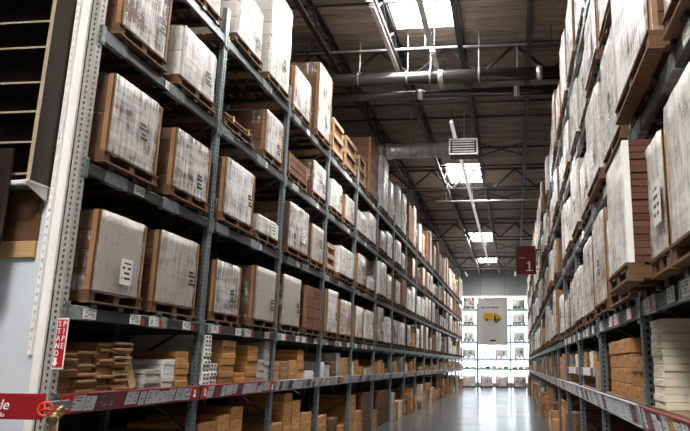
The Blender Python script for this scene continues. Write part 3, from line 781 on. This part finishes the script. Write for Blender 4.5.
# left rack, lower shelf
S = lambda *a, **kw: stack('left', *a, **kw)
S(0, 's', 5.12, 5.36, 1.70, .022, 'kraft', dp=.6, flat=True, jit=.009, xj=9); S(0, 's', 5.38, 5.64, 1.72, .026, 'kraft', dp=.7, flat=True, jit=.009, xj=9)
S(0, 's', 5.67, 5.88, 1.80, .028, 'kraft', dp=.7, flat=True, jit=.009, xj=9); S(0, 's', 5.90, 6.15, 1.81, .026, 'kraft', dp=.7, flat=True, jit=.009, xj=9)
S(0, 's', 6.42, 6.71, 1.56, .045, 'grey', jit=.008); S(0, 's', 6.76, 6.98, 1.66, .055, 'white', jit=.009); S(0, 's', 7.02, 7.30, 1.75, .065, 'kraft')
S(1, 's', 7.58, 7.76, 1.95, .048, 'printed white', jit=.012, x_in=-.02); S(1, 's', 7.79, 7.97, 1.62, .048, 'printed white', jit=.012, x_in=-.02); S(1, 's', 8.16, 8.56, 1.91, .075, 'kraft')
S(1, 's', 8.62, 8.94, 1.50, .06, 'kraft'); S(1, 's', 8.98, 9.34, 1.87, .07, 'kraft'); S(1, 's', 9.38, 9.59, 1.68, .055, 'grey', jit=.008); S(1, 's', 9.62, 9.83, 1.94, .055, 'grey')
S(2, 's', 10.02, 10.28, 1.66, .065, 'kraft'); S(2, 's', 10.32, 10.72, 1.66, .1, 'kraft', flat=True); S(2, 's', 10.76, 11.14, 1.68, .09, 'kraft'); S(2, 's', 11.18, 11.5, 1.85, .08, 'kraft'); S(2, 's', 11.6, 12.1, 1.5, .05, 'white', jit=.03)
S(3, 's', 12.5, 12.8, 1.66, .07, 'white'); S(3, 's', 12.9, 13.2, 1.60, .07, 'grey'); S(3, 's', 13.3, 13.65, 1.66, .09, 'brown'); S(3, 's', 13.7, 14.0, 1.85, .08, 'grey'); S(3, 's', 14.1, 14.6, 1.75, .11, 'kraft')
q = random.Random(21)
def fill(side, k, lev, yb, detail):
    y = yb + .12
    while y < yb + BAY - .3:
        wd = q.choice([.26, .32, .4, .5]); wd = min(wd, yb + BAY - .12 - y)
        zt = (q.uniform(1.5, 1.92) if lev == 's' else q.choice([.35, .5, .65, .8, .95, 1.05]))
        ht = q.choice([.07, .09, .12, .16]) if lev == 's' else q.choice([.10, .13, .16, .22])
        colr = q.choice(['kraft', 'kraft', 'kraft', 'brown', 'grey', 'cream'])
        if q.random() < .9:
            if detail: stack(side, k, lev, y, y + wd, zt, ht, colr, x_in=q.uniform(-.03, .05) if lev == 's' else q.uniform(-.14, -.02), jit=.008)
            else:
                z = LV[0] + BH / 2 + .0185 if lev == 's' else .001; n = max(1, int((zt - z) / ht)); xi = q.uniform(-.04, .04) if lev == 's' else q.uniform(-.16, -.02)
                for i in range(n): rest.append((side, y + q.uniform(-.015, .015), wd, xi + q.uniform(0, .02), z + i * ht, ht - .003, colr))
        y += wd + q.choice([.03, .04, .07, .15])
for k in range(4, 6): fill('left', k, 's', ZL + k * BAY, True)
# left rack, floor
S(1, 'f', 7.70, 8.15, .93, .16, 'kraft', dp=.9); S(1, 'f', 8.2, 8.55, .98, .14, 'kraft'); S(1, 'f', 8.58, 8.95, 1.06, .15, 'kraft')
S(2, 'f', 10.10, 10.56, .72, .18, 'kraft'); S(2, 'f', 10.62, 10.98, 1.15, .13, 'kraft'); S(2, 'f', 11.04, 11.45, 1.02, .15, 'kraft'); S(2, 'f', 11.5, 12.1, .78, .16, 'kraft')
S(3, 'f', 12.52, 13.1, .66, .16, 'kraft'); S(3, 'f', 13.2, 13.9, .55, .2, 'brown'); S(3, 'f', 14.0, 14.5, .35, .16, 'kraft')
S(4, 'f', 14.95, 15.5, .93, .12, 'kraft'); S(4, 'f', 15.6, 16.2, .55, .27, 'kraft'); S(4, 'f', 16.3, 17.1, .94, .3, 'brown')
S(5, 'f', 17.45, 18.0, .45, .22, 'kraft'); S(5, 'f', 18.1, 19.6, .90, .45, 'brown')
for k in range(6, 8): fill('left', k, 'f', ZL + k * BAY, True)
for k in range(6, NB): fill('left', k, 's', ZL + k * BAY, False)
for k in range(8, NB): fill('left', k, 'f', ZL + k * BAY, False)
# right rack, lower shelf and floor (bay 1 is beside the camera)
S = lambda *a, **kw: stack('right', *a, **kw)
S(0, 's', 4.32, 4.64, 1.93, .045, 'cream', x_in=.01, dp=1.0, jit=.008)
S(1, 's', 5.05, 5.55, 1.70, .11, 'kraft', dp=.55); S(1, 's', 5.60, 6.15, 1.86, .12, 'kraft', dp=.55); S(1, 's', 6.2, 6.85, 1.86, .12, 'kraft', x_in=.03, dp=.6)
S(2, 's', 7.45, 7.90, 1.68, .1, 'kraft')
S(4, 's', 12.4, 12.9, 1.7, .09, 'kraft'); S(4, 's', 13.0, 13.5, 1.85, .09, 'kraft'); S(4, 's', 13.6, 14.2, 1.8, .08, 'kraft')
S(3, 'f', 9.95, 10.6, .5, .16, 'kraft'); S(3, 'f', 10.9, 11.6, .9, .18, 'brown')
S(4, 'f', 12.4, 13.2, .78, .4, 'brown'); S(4, 'f', 13.4, 14.3, .95, .13, 'kraft')
for k in range(5, 7): fill('right', k, 's', ZR + (k - 1) * BAY, True)
for k in range(5, 7): fill('right', k, 'f', ZR + (k - 1) * BAY, True)
for k in range(7, NR):
    for lev in 'sf': fill('right', k, lev, ZR + (k - 1) * BAY, False)
m = MB(); MI = ['kraft', 'brown', 'grey', 'cream']
for side, y, wd, xi, z, ht, colr in rest:
    if side == 'left': m.box(-A - xi - .9, -A - xi, y, y + wd, z, z + ht, m=MI.index(colr))
    else: m.box(B + xi, B + xi + .9, y, y + wd, z, z + ht, m=MI.index(colr))
o = m.build('small_cartons', [KRAFT_I, BROWN_I, carton_mat('grey_cardboard_joined', (.30, .28, .25), (.48, .45, .40), True), carton_mat('cream_cardboard_joined', (.55, .47, .35), (.70, .62, .49), True)])
o['kind'] = 'stuff'; tag(o, 'hundreds of small stacked cartons in the far bays of both racks', 'cartons')
for o in list(C.objects):
    if o.parent is None and o.name.startswith('cream_carton') and o.get('label', '').endswith('lower shelf of first bay, right rack') and any(w_ in o['label'] for w_ in (' third', ' ninth', ' eleventh')):
        m = MB(); d = o.dimensions
        for j_, (a_, b_) in enumerate(((.0, .012), (.018, .026), (.032, .052), (.058, .066))): m.box(.12 - b_, .12 - a_, .1605, .162, .016, .030)
        m.build('printed_mark', INKM, o)
# leaning board and the shelf inserts of the right rack
m = MB(); m.box(-.02, 0, -.06, .06, 0, .36)
o = m.build('leaning_board', TANM); o.location = (-A - .06, 6.275, LV[0] + BH / 2 + .034); o.rotation_euler = (.12, -.25, 0)
tag(o, 'tan board leaning between the flat cartons and the white cartons', 'board')
for i, (yy, L) in enumerate(((8.0, 1.6), (9.92, 2.1))):
    t = thing('shelf_insert', ('grey shelf insert with white price cards under the tall posts, right rack', 'grey shelf insert carrying a blue ball, right rack')[i], 'shelf', (B, yy, 1.38), 0, 'shelf inserts on the right rack')
    m = MB(); m.box(.02, .8, 0, L, .20, .225); m.build('shelf_plate', RAILG, t)
    m = MB(); m.box(.005, .02, 0, L, .13, .235); m.build('price_strip', RAILG, t)
    for q_ in range(5): link('price_card', card_mesh(.26, .09, CARDW if q_ % 4 else CARDM), t, (.001, .2 + q_ * (L - .4) / 4, .183))
    for yy2 in (.02, L - .02):
        for xx in (.04, .76): m = MB(); m.box(xx - .012, xx + .012, yy2 - .012, yy2 + .012, 0, .20); m.build('leg', RAILG, t)
    cols = ['kraft', 'cream', 'brown', 'kraft']
    for j in range(4):
        yc = yy + .25 + j * (L - .5) / 3
        if i == 1 and j == 2: continue
        carton_at('right', yc, .05, 1.38 + .227, .32, .6, .14 + .06 * (j % 2), cols[j], '%s carton on the %s shelf insert, %s from the camera' % (cols[j], ('near', 'far')[i], ORD[j + 1]), False, 0, 'cartons on the shelf inserts')
m = MB(); M = Matrix.Translation((0, 0, .105))
import bmesh
bm = bmesh.new(); bmesh.ops.create_uvsphere(bm, u_segments=20, v_segments=12, radius=.105)
me = bpy.data.meshes.new('blue_ball'); bm.to_mesh(me); bm.free(); me.materials.append(BLUEBALL); me.polygons.foreach_set('use_smooth', [True] * len(me.polygons))
o = link('ball', me, None, (B + .14, 11.25, 1.38 + .227 + .104)); tag(o, 'round blue ball on the right rack shelf insert', 'ball')

# ------------------------------------------------------------------ near left: rack end panel, column, display shelf, signs and valve
m = MB(); m.box(-5.6, -3.807, 4.972, 4.988, 0, 6.4); o = struct(m.build('wall_rack_end', GREYWALL))
m = MB(); m.box(-3.805, -3.735, 4.965, 4.992, 0, 6.6); m.build('trim_1', COLW)['kind'] = 'structure'
t = thing('slotted_standard', 'white slotted upright standard beside the white steel column', 'shelf standard', (-3.832, 4.971, 1.68))
m = MB()
m.box(-.016, -.006, -.028, 0, 0, 4.3); m.box(.006, .016, -.028, 0, 0, 4.3); m.box(-.006, .006, -.012, 0, 0, 4.3)
for i in range(62): m.box(-.006, .006, -.028, -.012, i * .07, i * .07 + .042)
m.build('slotted_rail', COLW, t)
t = thing('display_bookcase', 'dark brown open bookcase mounted high on the end panel', 'bookcase', (-4.74, 4.97, 3.06))
W2, D2, H2 = .86, .25, 2.1
for sx in (-1, 1): m = MB(); m.cbox(sx * W2 - .018, sx * W2 + .018, -D2, 0, 0, H2, .002); s = m.build('side_panel', CASE, t); e = MB(); e.box(sx * W2 - .017, sx * W2 + .017, -D2 - .003, -D2, 0, H2); e.build('edging', CASEE, s)
for z in (.05, .32, .585, .845, 1.165, 1.405, 1.72, 2.08):
    m = MB(); m.box(-W2 + .019, W2 - .019, -D2 + .006, -.008, z - .011, z + .011); s = m.build('shelf', CASE, t); e = MB(); e.box(-W2 + .019, W2 - .019, -D2 + .002, -D2 + .006, z - .008, z + .008); e.build('edging', CASEE, s)
m = MB(); m.box(-W2, W2, -.008, -.002, .02, H2); m.build('back_panel', CASE, t)
t = thing('shelf_bracket', 'white steel bracket under the corner of the dark bookcase', 'bracket', (-3.88, 4.94, 3.05))
m = MB(); m.poly([(0, 0, -.01), (0, -.255, -.01), (0, -.255, -.025), (0, 0, -.12)], (.012, 0, 0)); m.box(-.02, .032, -.26, 0, -.01, 0); m.build('bracket_arm', COLW, t)
m = MB(); m.cbox(-.36, 0, -.25, -.20, -.035, -.001, .003); m.build('support_bar', COLW, t)
t = thing('reflection_board', 'brown and tan board drawn for shadow and reflection below the bookcase', 'board', (-4.18, 4.971, 2.46))  # brown and tan colours stand in for shadow and reflection on the panel
m = MB(); m.cbox(-.6, .27, -.03, 0, .14, .575, .003); m.build('brown_reflection', BRN, t); m = MB(); m.cbox(-.6, .27, -.035, 0, 0, .138, .003); m.build('tan_reflection', TANM, t)
t = thing('black_board', 'black upright board at the left edge, in front of the brown reflection board', 'board', (-4.30, 4.655, 2.3))
m = MB(); m.cbox(-.3, .31, -.02, .02, 0, 1.0, .004); m.build('board_face', CASE, t)
m = MB(); m.box(-.02, .02, .02, .25, .4, .5); m.build('mount', PLASTIC, t)
# standpipe sign on the first post
t = thing('standpipe_sign', 'red and white vertical STAND PIPE sign on the end post', 'sign', (-3.592, 4.97, 1.57))
m = MB(); m.cbox(-.048, .048, -.004, .004, 0, .40, .0015); m.build('sign_plate', LETW, t)
m = MB(); m.box(-.041, .041, -.006, -.0035, .012, .388); m.build('red_face', REDS, t)
for word, xx, n in (('STAND', -.020, 5), ('PIPE', .020, 4)):
    for i, ch in enumerate(word):
        link('letter', text_mesh(ch, .062, LETW, 'letter', bold=.001, ext=.001), t, (xx, -.007, .352 - i * .0575), (PI / 2, 0, 0)).scale = (.80, 1, 1)
m = MB(); m.poly([(-.034, -.008, .090), (-.010, -.008, .090), (-.010, -.008, .052), (.002, -.008, .052), (-.022, -.008, .020), (-.046, -.008, .052), (-.034, -.008, .052)], (0, .002, 0)); m.build('arrow', LETW, t)
m = MB(); m.box(-.05, -.02, .004, .05, .1, .3); m.build('sign_clip', POSTM, t)
# aisle sign arm
t = thing('aisle_arm_sign', 'red sign arm with white italic lettering at lower left corner', 'sign', (-3.46, 4.70, 1.30))
m = MB(); m.cbox(-1.05, .0, -.012, .012, -.09, .095, .004); m.build('sign_board', RAILR, t)
link('lettering', text_mesh('Aisle', .105, LETW, italic=.18, align='RIGHT'), t, (-.272, -.014, .012), (PI / 2, 0, 0))
link('lettering', text_mesh('Pasillo', .045, LETW, italic=.18, align='RIGHT'), t, (-.30, -.014, -.058), (PI / 2, 0, 0))
m = MB(); m.box(-.14, -.02, .012, .34, -.03, .03); m.build('sign_arm', POSTM, t)
t = thing('standpipe_valve', 'brass hose valve with red handwheel beside the end post', 'valve', (-3.36, 4.72, 1.27))
MW = Matrix.Translation((-.06, -.06, .02)) @ Matrix.Rotation(.5, 4, 'Z') @ Matrix.Rotation(PI / 2, 4, 'X')
m = MB(); m.torus(MW, .048, .0075, 24, 8)
for a in (.3, .3 + PI / 2): m.tube(MW @ Vector((.048 * math.cos(a), .048 * math.sin(a), 0)), MW @ Vector((-.048 * math.cos(a), -.048 * math.sin(a), 0)), .006, 6)
m.tube(MW @ Vector((0, 0, -.012)), MW @ Vector((0, 0, .012)), .013, 10)
w_ = m.build('handwheel', REDBRIGHT, t, True); w_['label'] = 'red handwheel'
m = MB(); m.tube(MW @ Vector((0, 0, 0)), (0, .0, 0), .010, 8); m.build('valve_stem', BRASS, t, True)
m = MB(); m.tube((-.03, 0, .01), (.03, 0, -.01), .036, 16); m.tube((.0, 0, 0), (.02, -.07, -.045), .03, 16, .034); m.tube((.02, -.07, -.045), (.025, -.09, -.058), .039, 16); m.tube((0, 0, 0), (.035, 0, .03), .026, 12)
m.build('valve_body', BRASS, t, True)
m = MB()
for i in range(6): m.torus(Matrix.Translation((.03 + .004 * i, -.06 + .01 * i, -.075 + .012 * i)) @ Matrix.Rotation(i * 1.3, 4, 'X'), .009, .0025, 8, 4)
m.build('cap_chain', BRASS, t, True)
m = MB(); m.tube((0, 0, 0), (-.09, .10, -.03), .024, 12); m.tube((-.09, .10, -1.2699), (-.09, .10, .0), .03, 14); m.build('riser_pipe', BRASS, t, True)

# ------------------------------------------------------------------ hanging signs
t = thing('aisle_number_sign', 'dark red hanging sign numbered 1 by the right rack', 'sign', (.365, 20.0, 4.31))
m = MB(); m.cbox(-.30, .30, -.02, .02, 0, .86, .006); m.build('sign_board', MAROON, t)
link('lettering', text_mesh('1', .36, LETC, bold=.006), t, (.10, -.024, .24), (PI / 2, 0, 0)); m = MB(); m.box(.0, .20, -.028, -.020, .095, .125); m.box(.02, .09, -.028, -.020, .318, .345); m.build('digit_serif', LETC, t); link('lettering', text_mesh('Aisle', .085, LETP), t, (-.12, -.024, .50), (PI / 2, 0, 0))
m = MB()
for z in (.15, .75): m.tube((.28, 0, z), (.505, 0, z), .012, 6)
m.build('sign_bracket', BLACKSTEEL, t)
t = thing('hanging_banner', 'pale grey hanging banner with yellow delivery van in aisle end', 'banner', (-1.24, 38.0, 2.72))
m = MB(); n = 14
for i in range(n):
    for j in range(10):
        f = lambda i_, j_: (-.84 + 1.68 * i_ / n, .02 * math.sin(i_ * .9 + j_ * .3), 2.64 * j_ / 10)
        m.quad(f(i, j), f(i + 1, j), f(i + 1, j + 1), f(i, j + 1))
m.build('banner_cloth', plain('pale_banner_cloth', (.86, .86, .82), .8, nz=.03), t)
m = MB(); m.tube((-.86, 0, 2.65), (.86, 0, 2.65), .025, 10); m.tube((-.86, 0, 0), (.86, 0, 0), .02, 10); m.build('banner_rod', SILVER, t)
for s in (-.7, .7): m = MB(); m.tube((s, 0, 2.65), (s, 0, CEIL - 2.72), .008, 5); m.build('hanging_wire', BLACKSTEEL, t)
YEL = plain('yellow_print', (.75, .48, .02), .6, nz=.05)
m = MB(); m.poly([(-.55, -.03, 1.42), (.02, -.03, 1.38), (.02, -.03, 1.78), (-.50, -.03, 1.80)], (0, .006, 0)); m.poly([(.04, -.03, 1.38), (.50, -.03, 1.42), (.50, -.03, 1.54), (.38, -.03, 1.60), (.26, -.03, 1.74), (.04, -.03, 1.78)], (0, .006, 0)); m.build('van_print', YEL, t)
m = MB()
for x in (-.34, .33): m.tube((x, -.034, 1.40), (x, -.024, 1.40), .075, 14)
m.poly([(.10, -.035, 1.25), (.16, -.035, 1.25), (.15, -.035, 1.45), (.18, -.035, 1.62), (.12, -.035, 1.68), (.07, -.035, 1.55)], (0, .006, 0)); m.poly([(.20, -.035, 1.22), (.26, -.035, 1.24), (.18, -.035, 1.5), (.14, -.035, 1.45)], (0, .006, 0))
m.poly([(.27, -.035, 1.56), (.36, -.035, 1.56), (.28, -.035, 1.70)], (0, .006, 0))
m.build('van_details', INKM, t)
m = MB(); x = -.66
for wl in (.07, .07, .06, .07, 0, .06, .07, .06, 0, .08, .07, .08, .06, .07, .08):
    if wl: m.box(x, x + wl - .02, -.034, -.028, 2.06, 2.13)
    x += wl if wl else .06
m.box(-.16, .16, -.034, -.028, .20, .29); m.build('banner_print', INKM, t)
